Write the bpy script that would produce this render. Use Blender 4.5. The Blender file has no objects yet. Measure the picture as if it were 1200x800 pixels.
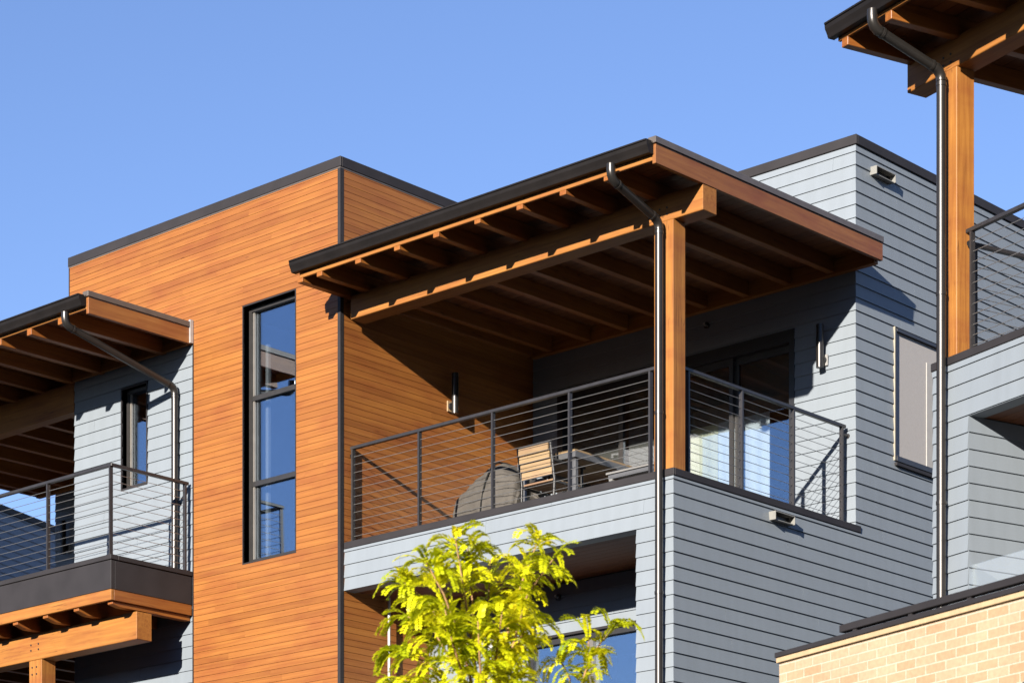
import bpy, math, random
from mathutils import Vector, Matrix, noise
random.seed(7)
SC = bpy.context.scene
COL = SC.collection
R = math.radians

# ------------------------------------------------------------------ mesh builder
class MB:
    """Collects faces (with a per-face random tone) and links them as ONE mesh object."""
    def __init__(s):
        s.v = []; s.f = []; s.r = []; s.sm = []
    def face(s, pts, r=0.5, smooth=False):
        b = len(s.v); s.v += [tuple(p) for p in pts]
        s.f.append(tuple(range(b, b + len(pts)))); s.r.append(r); s.sm.append(smooth)
    def box(s, x0, x1, y0, y1, z0, z1, r=None):
        r = random.random() if r is None else r
        if x0 > x1: x0, x1 = x1, x0
        if y0 > y1: y0, y1 = y1, y0
        if z0 > z1: z0, z1 = z1, z0
        b = len(s.v)
        s.v += [(x0,y0,z0),(x1,y0,z0),(x1,y1,z0),(x0,y1,z0),(x0,y0,z1),(x1,y0,z1),(x1,y1,z1),(x0,y1,z1)]
        for q in ((0,3,2,1),(4,5,6,7),(0,1,5,4),(1,2,6,5),(2,3,7,6),(3,0,4,7)):
            s.f.append(tuple(b+i for i in q)); s.r.append(r); s.sm.append(False)
    def prism(s, prof, axis, a0, a1, r=None):
        """closed profile (list of 2D) extruded along axis ('x': prof=(y,z); 'y': prof=(x,z); 'z': prof=(x,y))"""
        r = random.random() if r is None else r
        def P(p, a):
            return (a,p[0],p[1]) if axis == 'x' else ((p[0],a,p[1]) if axis == 'y' else (p[0],p[1],a))
        n = len(prof); b = len(s.v)
        s.v += [P(p,a0) for p in prof] + [P(p,a1) for p in prof]
        for i in range(n):
            j = (i+1) % n
            s.f.append((b+i,b+j,b+n+j,b+n+i)); s.r.append(r); s.sm.append(False)
        s.f.append(tuple(b+i for i in range(n))[::-1]); s.r.append(r); s.sm.append(False)
        s.f.append(tuple(b+n+i for i in range(n))); s.r.append(r); s.sm.append(False)
    def tube(s, pts, rad, n=10, caps=True, r=0.5):
        pts = [Vector(p) for p in pts]
        rad = rad if isinstance(rad, (list,tuple)) else [rad]*len(pts)
        d0 = (pts[1]-pts[0]).normalized()
        up = Vector((0,0,1)) if abs(d0.z) < .9 else Vector((1,0,0))
        a = d0.cross(up).normalized(); rings = []
        for i,p in enumerate(pts):
            if i == 0: d = d0
            elif i == len(pts)-1: d = (pts[i]-pts[i-1]).normalized()
            else: d = ((pts[i+1]-pts[i]).normalized()+(pts[i]-pts[i-1]).normalized()).normalized()
            a = (a - d*a.dot(d)).normalized(); c = d.cross(a)
            b = len(s.v)
            for k in range(n):
                t = 2*math.pi*k/n
                s.v.append(tuple(p + (a*math.cos(t)+c*math.sin(t))*rad[i]))
            rings.append(b)
        for i in range(len(rings)-1):
            for k in range(n):
                k2 = (k+1) % n
                s.f.append((rings[i]+k, rings[i]+k2, rings[i+1]+k2, rings[i+1]+k)); s.r.append(r); s.sm.append(True)
        if caps:
            s.face([s.v[rings[0]+k] for k in range(n)][::-1], r); s.face([s.v[rings[-1]+k] for k in range(n)], r)
    def build(s, name, mat, parent=None, frame=None, bevel=0):
        me = bpy.data.meshes.new(name)
        me.from_pydata(s.v, [], s.f); me.update()
        at = me.attributes.new('tone', 'FLOAT', 'FACE'); at.data.foreach_set('value', s.r)
        me.polygons.foreach_set('use_smooth', s.sm)
        me.materials.append(mat)
        o = bpy.data.objects.new(name, me); COL.objects.link(o)
        M = frame if frame is not None else Matrix.Identity(4)
        if parent is not None:
            o.parent = parent; o.matrix_parent_inverse = WM[parent.name].inverted()
        o.matrix_basis = M; WM[o.name] = M.copy()
        if bevel:
            m = o.modifiers.new('bevel','BEVEL'); m.width = bevel; m.segments = 1; m.limit_method = 'ANGLE'
        return o
WM = {}
def thing(name, label, cat, loc=(0,0,0), rz=0, group=None, frame=None):
    o = bpy.data.objects.new(name, None); COL.objects.link(o)
    M = (frame or Matrix.Identity(4)) @ Matrix.Translation(loc) @ Matrix.Rotation(rz,4,'Z')
    o.matrix_basis = M; WM[o.name] = M.copy(); o.empty_display_size = .2
    o['label'] = label; o['category'] = cat
    if group: o['group'] = group
    return o
def tag(o, label, cat, group=None):
    o['label'] = label; o['category'] = cat
    if group: o['group'] = group
    return o

# ------------------------------------------------------------------ materials
def newmat(name):
    m = bpy.data.materials.new(name); m.use_nodes = True
    nt = m.node_tree; bs = nt.nodes['Principled BSDF']
    return m, nt, bs
def N(nt, t, **kw):
    n = nt.nodes.new(t)
    for k,v in kw.items():
        if k.startswith('i_'):
            key = k[2:]; key = int(key) if key.isdigit() else key.replace('_',' ')
            n.inputs[key].default_value = v
        else: setattr(n, k, v)
    return n
def ramp(nt, stops):
    n = nt.nodes.new('ShaderNodeValToRGB'); e = n.color_ramp.elements
    while len(e) < len(stops): e.new(.5)
    for i,(p,c) in enumerate(stops):
        e[i].position = p; e[i].color = (*c,1) if len(c) == 3 else c
    return n
def mixc(nt, a, b, fac, mode='MIX'):
    n = nt.nodes.new('ShaderNodeMix'); n.data_type = 'RGBA'; n.blend_type = mode
    for sock,val in ((n.inputs[6],a),(n.inputs[7],b),(n.inputs[0],fac)):
        if isinstance(val,(int,float)): sock.default_value = val
        elif isinstance(val,tuple): sock.default_value = (*val,1)
        else: nt.links.new(val, sock)
    return n.outputs[2]
def plain(name, col, rough=.5, metal=0, noise=.12, nscale=6, bump=0, spec=.5, coat=0):
    m,nt,bs = newmat(name); L = nt.links
    tc = N(nt,'ShaderNodeTexCoord'); nz = N(nt,'ShaderNodeTexNoise', i_Scale=nscale, i_Detail=6.0)
    L.new(tc.outputs['Object'], nz.inputs['Vector'])
    r = ramp(nt, [(.3,tuple(c*(1-noise) for c in col)),(.7,tuple(min(1,c*(1+noise)) for c in col))])
    L.new(nz.outputs['Fac'], r.inputs[0]); L.new(r.outputs[0], bs.inputs['Base Color'])
    bs.inputs['Roughness'].default_value = rough; bs.inputs['Metallic'].default_value = metal
    bs.inputs['Specular IOR Level'].default_value = spec; bs.inputs['Coat Weight'].default_value = coat
    if bump:
        n2 = N(nt,'ShaderNodeTexNoise', i_Scale=nscale*8, i_Detail=4.0); L.new(tc.outputs['Object'], n2.inputs['Vector'])
        bp = N(nt,'ShaderNodeBump', i_Strength=bump, i_Distance=.01); L.new(n2.outputs['Fac'], bp.inputs['Height'])
        L.new(bp.outputs[0], bs.inputs['Normal'])
    return m
def wood(name, dark, mid, light, axes, rough=.5, knots=True, tonal=.5, checks=False):
    """grain stretched along the long axis; every board carries its own tone"""
    m,nt,bs = newmat(name); L = nt.links
    tc = N(nt,'ShaderNodeTexCoord'); at = N(nt,'ShaderNodeAttribute', attribute_name='tone')
    mp = N(nt,'ShaderNodeMapping'); mp.inputs['Scale'].default_value = axes
    L.new(tc.outputs['Object'], mp.inputs['Vector'])
    off = N(nt,'ShaderNodeVectorMath', operation='MULTIPLY_ADD')
    cmb = N(nt,'ShaderNodeCombineXYZ')
    for i in range(3): L.new(at.outputs['Fac'], cmb.inputs[i])
    L.new(cmb.outputs[0], off.inputs[0]); off.inputs[1].default_value = (91,57,73); L.new(mp.outputs[0], off.inputs[2])
    n1 = N(nt,'ShaderNodeTexNoise', i_Scale=1.0, i_Detail=7.0, i_Roughness=.62, i_Distortion=.6); L.new(off.outputs[0], n1.inputs['Vector'])
    r = ramp(nt, [(.28,dark),(.5,mid),(.74,light)]); L.new(n1.outputs['Fac'], r.inputs[0])
    # board to board tone
    r2 = ramp(nt, [(0,(1-tonal*.75,1-tonal*.85,1-tonal*.9)),(.25,(1-tonal*.25,1-tonal*.3,1-tonal*.3)),(.6,(1,1,1)),(1,(1+tonal*.12,1+tonal*.22,1+tonal*.3))])
    L.new(at.outputs['Fac'], r2.inputs[0])
    c = mixc(nt, r.outputs[0], r2.outputs[0], 1.0, 'MULTIPLY')
    # broad weather mottling
    mm3 = N(nt,'ShaderNodeMapping'); mm3.inputs['Scale'].default_value = (.9,.9,2.6); L.new(tc.outputs['Object'], mm3.inputs['Vector'])
    n3 = N(nt,'ShaderNodeTexNoise', i_Scale=1.3, i_Detail=4.0, i_Roughness=.6); L.new(mm3.outputs[0], n3.inputs['Vector'])
    r3 = ramp(nt, [(.33,(.86,.74,.82)),(.5,(.98,.96,.96)),(.68,(1.07,1.08,1.0))]); L.new(n3.outputs['Fac'], r3.inputs[0])
    c = mixc(nt, c, r3.outputs[0], 1.0, 'MULTIPLY')
    if knots:
        mk = N(nt,'ShaderNodeMapping'); mk.inputs['Scale'].default_value = tuple(.9 if a < 10 else 5.5 for a in axes)
        L.new(tc.outputs['Object'], mk.inputs['Vector'])
        vo = N(nt,'ShaderNodeTexVoronoi', i_Scale=1.6); L.new(mk.outputs[0], vo.inputs['Vector'])
        rk = ramp(nt, [(.02,(.42,.3,.24)),(.075,(1,1,1))]); L.new(vo.outputs['Distance'], rk.inputs[0])
        c = mixc(nt, c, rk.outputs[0], .8, 'MULTIPLY')
    if checks:
        mq = N(nt,'ShaderNodeMapping'); mq.inputs['Scale'].default_value = tuple(a*(.7 if a < 5 else .8) for a in axes); L.new(tc.outputs['Object'], mq.inputs['Vector'])
        nk = N(nt,'ShaderNodeTexNoise', i_Scale=1.0, i_Detail=2.0); L.new(mq.outputs[0], nk.inputs['Vector'])
        rc = ramp(nt, [(.488,(1,1,1)),(.5,(.35,.28,.24)),(.512,(1,1,1))]); L.new(nk.outputs['Fac'], rc.inputs[0])
        n5 = N(nt,'ShaderNodeTexNoise', i_Scale=1.6, i_Detail=1.0); L.new(tc.outputs['Object'], n5.inputs['Vector'])
        r5 = ramp(nt, [(.50,(0,0,0)),(.62,(1,1,1))]); L.new(n5.outputs['Fac'], r5.inputs[0])
        c = mixc(nt, c, mixc(nt, (1.0,1.0,1.0), rc.outputs[0], r5.outputs[0]), 1.0, 'MULTIPLY')
    L.new(c, bs.inputs['Base Color'])
    bs.inputs['Roughness'].default_value = rough; bs.inputs['Specular IOR Level'].default_value = .3
    bp = N(nt,'ShaderNodeBump', i_Strength=.07, i_Distance=.003); L.new(n1.outputs['Fac'], bp.inputs['Height']); L.new(bp.outputs[0], bs.inputs['Normal'])
    return m
def siding_mat(name, col, var=.05):
    m,nt,bs = newmat(name); L = nt.links
    tc = N(nt,'ShaderNodeTexCoord'); at = N(nt,'ShaderNodeAttribute', attribute_name='tone')
    r = ramp(nt, [(0,tuple(c*(1-var) for c in col)),(1,tuple(c*(1+var) for c in col))]); L.new(at.outputs['Fac'], r.inputs[0])
    nz = N(nt,'ShaderNodeTexNoise', i_Scale=1.7, i_Detail=8.0, i_Roughness=.65); L.new(tc.outputs['Object'], nz.inputs['Vector'])
    r2 = ramp(nt, [(.3,(.968,.968,.972)),(.7,(1.02,1.02,1.015))]); L.new(nz.outputs['Fac'], r2.inputs[0])
    c = mixc(nt, r.outputs[0], r2.outputs[0], 1.0, 'MULTIPLY')
    mp = N(nt,'ShaderNodeMapping'); mp.inputs['Scale'].default_value = (9,9,.7); L.new(tc.outputs['Object'], mp.inputs['Vector'])
    n2 = N(nt,'ShaderNodeTexNoise', i_Scale=1.0, i_Detail=5.0); L.new(mp.outputs[0], n2.inputs['Vector'])
    r3 = ramp(nt, [(.35,(.955,.955,.95)),(.6,(1,1,1))]); L.new(n2.outputs['Fac'], r3.inputs[0])
    c = mixc(nt, c, r3.outputs[0], 1.0, 'MULTIPLY')
    L.new(c, bs.inputs['Base Color']); bs.inputs['Roughness'].default_value = .5; bs.inputs['Specular IOR Level'].default_value = .4
    mg = N(nt,'ShaderNodeMapping'); mg.inputs['Scale'].default_value = (6,6,90); L.new(tc.outputs['Object'], mg.inputs['Vector'])
    ng = N(nt,'ShaderNodeTexNoise', i_Scale=1.0, i_Detail=4.0); L.new(mg.outputs[0], ng.inputs['Vector'])
    bp = N(nt,'ShaderNodeBump', i_Strength=.15, i_Distance=.003); L.new(ng.outputs['Fac'], bp.inputs['Height']); L.new(bp.outputs[0], bs.inputs['Normal'])
    return m
def glass_mat(name, refl=1.9, tint=(.62,.7,.74), haze=0.0):
    m = bpy.data.materials.new(name); m.use_nodes = True; nt = m.node_tree; L = nt.links
    for n in list(nt.nodes): nt.nodes.remove(n)
    out = N(nt,'ShaderNodeOutputMaterial'); tr = N(nt,'ShaderNodeBsdfTransparent'); tr.inputs[0].default_value = (*tint,1)
    gl = N(nt,'ShaderNodeBsdfGlossy'); gl.inputs['Roughness'].default_value = 0.0; gl.inputs['Color'].default_value = (.74,.86,1,1)
    lw_ = N(nt,'ShaderNodeLayerWeight', i_Blend=.5); pw = N(nt,'ShaderNodeMath', operation='POWER'); L.new(lw_.outputs['Facing'], pw.inputs[0]); pw.inputs[1].default_value = 4.0
    fr = N(nt,'ShaderNodeMath', operation='MULTIPLY_ADD'); L.new(pw.outputs[0], fr.inputs[0]); fr.inputs[1].default_value = 1-refl; fr.inputs[2].default_value = refl
    tc = N(nt,'ShaderNodeTexCoord'); nz = N(nt,'ShaderNodeTexNoise', i_Scale=1.1, i_Detail=1.0); L.new(tc.outputs['Object'], nz.inputs['Vector'])
    bp = N(nt,'ShaderNodeBump', i_Strength=.06, i_Distance=.05); L.new(nz.outputs['Fac'], bp.inputs['Height']); L.new(bp.outputs[0], gl.inputs['Normal'])
    mx = N(nt,'ShaderNodeMixShader'); L.new(fr.outputs[0], mx.inputs[0]); L.new(tr.outputs[0], mx.inputs[1]); L.new(gl.outputs[0], mx.inputs[2])
    last = mx
    if haze:
        df = N(nt,'ShaderNodeBsdfDiffuse'); df.inputs[0].default_value = (.8,.84,.86,1)
        m2 = N(nt,'ShaderNodeMixShader'); m2.inputs[0].default_value = haze
        L.new(mx.outputs[0], m2.inputs[1]); L.new(df.outputs[0], m2.inputs[2]); last = m2
    L.new(last.outputs[0], out.inputs[0])
    return m
def brick_mat():
    m,nt,bs = newmat('buff_brick'); L = nt.links
    tc = N(nt,'ShaderNodeTexCoord'); mp = N(nt,'ShaderNodeMapping'); mp.inputs['Rotation'].default_value = (R(90),0,0)
    sx = N(nt,'ShaderNodeSeparateXYZ'); cx = N(nt,'ShaderNodeCombineXYZ'); L.new(tc.outputs['Object'], sx.inputs[0])
    ad = N(nt,'ShaderNodeMath', operation='ADD'); L.new(sx.outputs[0], ad.inputs[0]); L.new(sx.outputs[1], ad.inputs[1]); L.new(ad.outputs[0], cx.inputs[0]); L.new(sx.outputs[2], cx.inputs[1])
    def br(c1,c2,mo):
        b = N(nt,'ShaderNodeTexBrick', i_Scale=1.0); b.offset = .5
        b.inputs['Brick Width'].default_value = .213; b.inputs['Row Height'].default_value = .0677
        b.inputs['Mortar Size'].default_value = .006; b.inputs['Mortar Smooth'].default_value = .25; b.inputs['Bias'].default_value = -.15
        b.inputs['Color1'].default_value = (*c1,1); b.inputs['Color2'].default_value = (*c2,1); b.inputs['Mortar'].default_value = (*mo,1)
        L.new(cx.outputs[0], b.inputs['Vector']); return b
    b = br((.272,.202,.130),(.25,.15,.082),(.32,.272,.21))
    nz = N(nt,'ShaderNodeTexNoise', i_Scale=30.0, i_Detail=6.0); L.new(tc.outputs['Object'], nz.inputs['Vector'])
    r = ramp(nt,[(.3,(.86,.86,.85)),(.7,(1.06,1.06,1.06))]); L.new(nz.outputs['Fac'], r.inputs[0])
    c = mixc(nt, b.outputs['Color'], r.outputs[0], 1.0, 'MULTIPLY')
    n2 = N(nt,'ShaderNodeTexNoise', i_Scale=1.1, i_Detail=3.0); L.new(tc.outputs['Object'], n2.inputs['Vector'])
    r2 = ramp(nt,[(.35,(.92,.9,.88)),(.65,(1.04,1.04,1.04))]); L.new(n2.outputs['Fac'], r2.inputs[0])
    c = mixc(nt, c, r2.outputs[0], 1.0, 'MULTIPLY')
    L.new(c, bs.inputs['Base Color']); bs.inputs['Roughness'].default_value = .85
    h = N(nt,'ShaderNodeMath', operation='SUBTRACT'); h.inputs[0].default_value = 1.0; L.new(b.outputs['Fac'], h.inputs[1])
    h2 = N(nt,'ShaderNodeMath', operation='MULTIPLY_ADD'); L.new(nz.outputs['Fac'], h2.inputs[0]); h2.inputs[1].default_value = .35; L.new(h.outputs[0], h2.inputs[2])
    bp = N(nt,'ShaderNodeBump', i_Strength=.6, i_Distance=.006); L.new(h2.outputs[0], bp.inputs['Height']); L.new(bp.outputs[0], bs.inputs['Normal'])
    return m
def leaf_mat():
    m = bpy.data.materials.new('locust_leaf'); m.use_nodes = True; nt = m.node_tree; L = nt.links
    for n in list(nt.nodes): nt.nodes.remove(n)
    out = N(nt,'ShaderNodeOutputMaterial'); at = N(nt,'ShaderNodeAttribute', attribute_name='tone')
    r = ramp(nt,[(0,(.20,.27,.008)),(.3,(.38,.43,.006)),(.7,(.55,.54,.006)),(1,(.64,.56,.012))]); L.new(at.outputs['Fac'], r.inputs[0])
    pb = N(nt,'ShaderNodeBsdfPrincipled'); pb.inputs['Roughness'].default_value = .45; pb.inputs['Specular IOR Level'].default_value = .3
    L.new(r.outputs[0], pb.inputs['Base Color'])
    tl = N(nt,'ShaderNodeBsdfTranslucent'); L.new(r.outputs[0], tl.inputs[0])
    mx = N(nt,'ShaderNodeMixShader'); mx.inputs[0].default_value = .5
    L.new(pb.outputs[0], mx.inputs[1]); L.new(tl.outputs[0], mx.inputs[2]); L.new(mx.outputs[0], out.inputs[0])
    return m

M_CEDAR = wood('cedar_siding', (.146,.0485,.0112),(.184,.067,.0147),(.217,.087,.0200), (.8,.8,34), .5, tonal=.22)
tim = ((.14,.049,.0095),(.195,.076,.014),(.24,.105,.022))
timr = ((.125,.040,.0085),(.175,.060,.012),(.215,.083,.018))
M_TX = wood('timber_beam', *tim, (1.1,26,26), .62, tonal=.18, checks=True)
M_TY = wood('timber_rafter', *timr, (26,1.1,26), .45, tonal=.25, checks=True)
M_TZ = wood('timber_post', *tim, (26,26,1.1), .62, tonal=.18, checks=True)
M_DECK = wood('timber_decking', (.080,.025,.0065),(.112,.036,.0095),(.14,.050,.013), (1.2,22,22), .5, tonal=.4)
M_FASC = wood('stained_fascia', (.125,.044,.0125),(.170,.064,.018),(.21,.088,.026), (26,1.1,26), .45, tonal=.2)
M_GRAY = siding_mat('gray_lap_siding', (.129,.146,.166), .022)
M_BLUE = siding_mat('blue_gray_siding', (.11,.13,.165))
M_CAP = plain('dark_bronze_metal', (.016,.0142,.0155), .6, 0, .15, 3, spec=.2)
M_GUT = plain('bronze_gutter', (.0075,.0062,.006), .5, 0, .2, 5, spec=.15)
M_PIPE = plain('bronze_downpipe', (.028,.025,.023), .31, .55, .1, 8)
M_BLK = plain('black_metal', (.012,.012,.014), .35, 0, .2, 9)
M_RAIL = plain('railing_metal', (.020,.018,.0185), .4, .2, .15, 12)
M_CABLE = plain('steel_cable', (.26,.25,.24), .4, .8, .1, 30)
M_FRAME = plain('window_frame_metal', (.018,.0165,.016), .35, 0, .12, 10)
M_FRAMEL = plain('window_inner_frame', (.11,.10,.09), .45, .2, .1, 10)
M_FLASH = plain('drip_edge_metal', (.075,.062,.054), .4, .2, .12, 8)
M_SILVER = plain('pale_metal', (.36,.36,.36), .35, .5, .1, 8)
M_WHITE = plain('white_paint', (.30,.297,.285), .5, 0, .05, 6)
M_CURT = plain('white_curtain', (.40,.43,.46), .8, 0, .04, 4)
M_CREAM = plain('cream_wall', (.40,.39,.29), .8, 0, .04, 4)
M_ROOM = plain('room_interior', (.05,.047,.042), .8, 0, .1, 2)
M_SHADE = plain('blind_and_shadow_dark', (.075,.068,.058), .9, 0, .1, 20)  # blind fabric, also used to paint shade across the upper door glass
M_SCREEN = plain('insect_screen', (.25,.234,.226), .7, 0, .06, 60)
M_GLASS = glass_mat('window_glass', .33, (.80,.84,.87))
M_GLASSD = glass_mat('door_glass', .22, (.90,.93,.94))
M_GUARD = glass_mat('guard_glass', .04, (.93,.95,.96), haze=.05)
M_BRICK = brick_mat()
M_SILL = plain('buff_sill', (.28,.20,.115), .8, 0, .1, 14, bump=.3)
M_ROOF = plain('roof_membrane', (.16,.15,.15), .8, 0, .15, 2)
M_CONC = plain('deck_slab', (.13,.125,.12), .85, 0, .12, 3, bump=.2)
M_COVER = plain('grill_cover_cloth', (.042,.036,.030), .85, 0, .22, 7, bump=.5)
M_SLAT = wood('teak_slat', (.15,.10,.053),(.19,.13,.071),(.225,.16,.092), (1.6,30,30), .5, knots=False, tonal=.2)
M_ALU = plain('brushed_aluminium', (.095,.095,.10), .42, .5, .08, 12)
M_CHAIR = plain('chair_frame_metal', (.024,.023,.023), .45, .3, .1, 12)
M_LAMP = plain('lamp_tube_metal', (.022,.02,.019), .3, .45, .1, 12)
M_PLATE = plain('lamp_plate_paint', (.17,.165,.16), .5, 0, .05, 8)
M_PLATEW = plain('lamp_block_wood', (.23,.15,.08), .6, 0, .1, 10)
M_VENT = plain('vent_paint', (.125,.122,.113), .55, 0, .08, 9)
M_SASH = plain('sash_behind_screen', (.235,.225,.215), .7, 0, .05, 9)
M_PIPING = plain('cover_piping', (.008,.008,.008), .9, 0, .1, 9, spec=.1)
M_CASING = plain('window_casing_paint', (.21,.185,.14), .55, 0, .08, 9)
M_BENCH = plain('pale_bench_resin', (.12,.115,.11), .5, 0, .08, 9)
M_BARK = plain('young_bark', (.22,.12,.05), .8, 0, .3, 30, bump=.4)
M_LEAF = leaf_mat()

# ------------------------------------------------------------------ siding
E = .1526; Z0 = 8.186                     # board exposure and the course line everything is set out from
def wall(mb, p0, p1, n, z0, z1, kind='lap', m0=0, m1=0, holes=(), e=None, anchor=None, joints=True, t=None):
    """clad the wall from p0 to p1 (2D), outward normal n; holes = (u0,u1,z0,z1) measured from p0"""
    p0 = Vector(p0); p1 = Vector(p1); n = Vector(n); u = (p1-p0); Lg = u.length; u.normalize()
    e = e or (E if kind == 'lap' else .077); anchor = Z0 if anchor is None else anchor
    t = t or (.0145 if kind == 'lap' else .018)
    k0 = math.floor((z0-anchor)/e); k1 = math.ceil((z1-anchor)/e)
    for k in range(k0, k1):
        zb = anchor+k*e; zt = zb+e
        a, b = max(zb,z0), min(zt,z1)
        if b-a < .004: continue
        cuts = {0.0, Lg}
        for h in holes:
            if h[2] < b and h[3] > a:
                cuts.add(min(max(h[0],0),Lg)); cuts.add(min(max(h[1],0),Lg))
        js = set()
        if joints:
            x = random.uniform(.4, 3.66 if kind == 'lap' else 4.2)
            while x < Lg-.25:
                js.add(x); x += (3.66 if kind == 'lap' else random.uniform(3.0,4.9))
        allc = sorted(cuts | js); tone = random.random()
        for i in range(len(allc)-1):
            ua, ub = allc[i], allc[i+1]
            if ub-ua < .002: continue
            if ua in js: tone = random.random(); ua += (.0012 if kind == 'lap' else .0004)
            if ub in js: ub -= (.0012 if kind == 'lap' else .0004)
            mid = (ua+ub)/2; zs = [(a,b)]
            for h in holes:
                if h[0] <= mid <= h[1]:
                    nz = []
                    for (c,d) in zs:
                        if h[2] >= d or h[3] <= c: nz.append((c,d)); continue
                        if h[2] > c: nz.append((c,h[2]))
                        if h[3] < d: nz.append((h[3],d))
                    zs = nz
            va = n - u*m0 if ua <= 1e-6 else n
            vb = n + u*m1 if ub >= Lg-1e-6 else n
            A = p0+u*ua; B = p0+u*ub
            for (c,d) in zs:
                if d-c < .003: continue
                if kind == 'lap':
                    f = lambda z: .0035 + t*(1-(z-zb)/e)
                    prof = [(0,c),(f(c),c),(f(d),d),(0,d)]
                else:
                    g0 = .003 if abs(c-zb) < 1e-6 else 0; g1 = .0022 if abs(d-zt) < 1e-6 else 0
                    prof = [(0,c),(t-(.008 if g0 else 0),c),(t,c+g0),(t,d-g1),(t-(.008 if g1 else 0),d),(0,d)]
                pa = [(A.x+va.x*o, A.y+va.y*o, z) for (o,z) in prof]
                pb = [(B.x+vb.x*o, B.y+vb.y*o, z) for (o,z) in prof]
                for q in range(len(prof)-1):
                    mb.face((pa[q],pb[q],pb[q+1],pa[q+1]), tone)
                mb.face(pa[::-1], tone); mb.face(pb, tone)
def plate(mb, p0, p1, n, z0, z1, holes=(), th=.16, gap=.0015):
    """the solid wall behind the cladding"""
    p0 = Vector(p0); p1 = Vector(p1); n = Vector(n); u = p1-p0; Lg = u.length; u.normalize()
    us = sorted({0.0,Lg} | {min(max(h[i],0),Lg) for h in holes for i in (0,1)})
    zs = sorted({z0,z1} | {min(max(h[i],z0),z1) for h in holes for i in (2,3)})
    for i in range(len(us)-1):
        for j in range(len(zs)-1):
            um, zm = (us[i]+us[i+1])/2, (zs[j]+zs[j+1])/2
            if us[i+1]-us[i] < 1e-5 or zs[j+1]-zs[j] < 1e-5: continue
            if any(h[0] < um < h[1] and h[2] < zm < h[3] for h in holes): continue
            A = p0+u*us[i]-n*gap; B = p0+u*us[i+1]-n*gap; C = B-n*th; D = A-n*th
            b = len(mb.v)
            for z in (zs[j],zs[j+1]): mb.v += [(A.x,A.y,z),(B.x,B.y,z),(C.x,C.y,z),(D.x,D.y,z)]
            for q in ((0,1,2,3),(4,5,6,7),(0,1,5,4),(1,2,6,5),(2,3,7,6),(3,0,4,7)):
                mb.f.append(tuple(b+k for k in q)); mb.r.append(.5); mb.sm.append(False)
def clad(name, parent, mat, frame, p0, p1, n, z0, z1, **kw):
    mb = MB(); hs = kw.get('holes',())
    wall(mb, p0, p1, n, z0, z1, **kw)
    plate(mb, p0, p1, n, z0, z1, hs)
    return mb.build(name, mat, parent, frame)
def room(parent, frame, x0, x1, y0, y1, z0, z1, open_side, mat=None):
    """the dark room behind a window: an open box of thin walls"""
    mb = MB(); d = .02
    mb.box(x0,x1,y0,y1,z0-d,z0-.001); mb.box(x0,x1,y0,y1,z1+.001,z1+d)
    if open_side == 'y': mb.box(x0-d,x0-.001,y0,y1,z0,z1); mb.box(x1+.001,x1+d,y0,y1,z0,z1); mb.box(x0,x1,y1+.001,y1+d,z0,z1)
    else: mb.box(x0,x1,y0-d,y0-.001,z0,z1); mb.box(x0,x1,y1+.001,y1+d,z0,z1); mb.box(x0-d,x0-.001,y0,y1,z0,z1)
    return mb.build('room', mat or M_ROOM, parent, frame)

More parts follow.
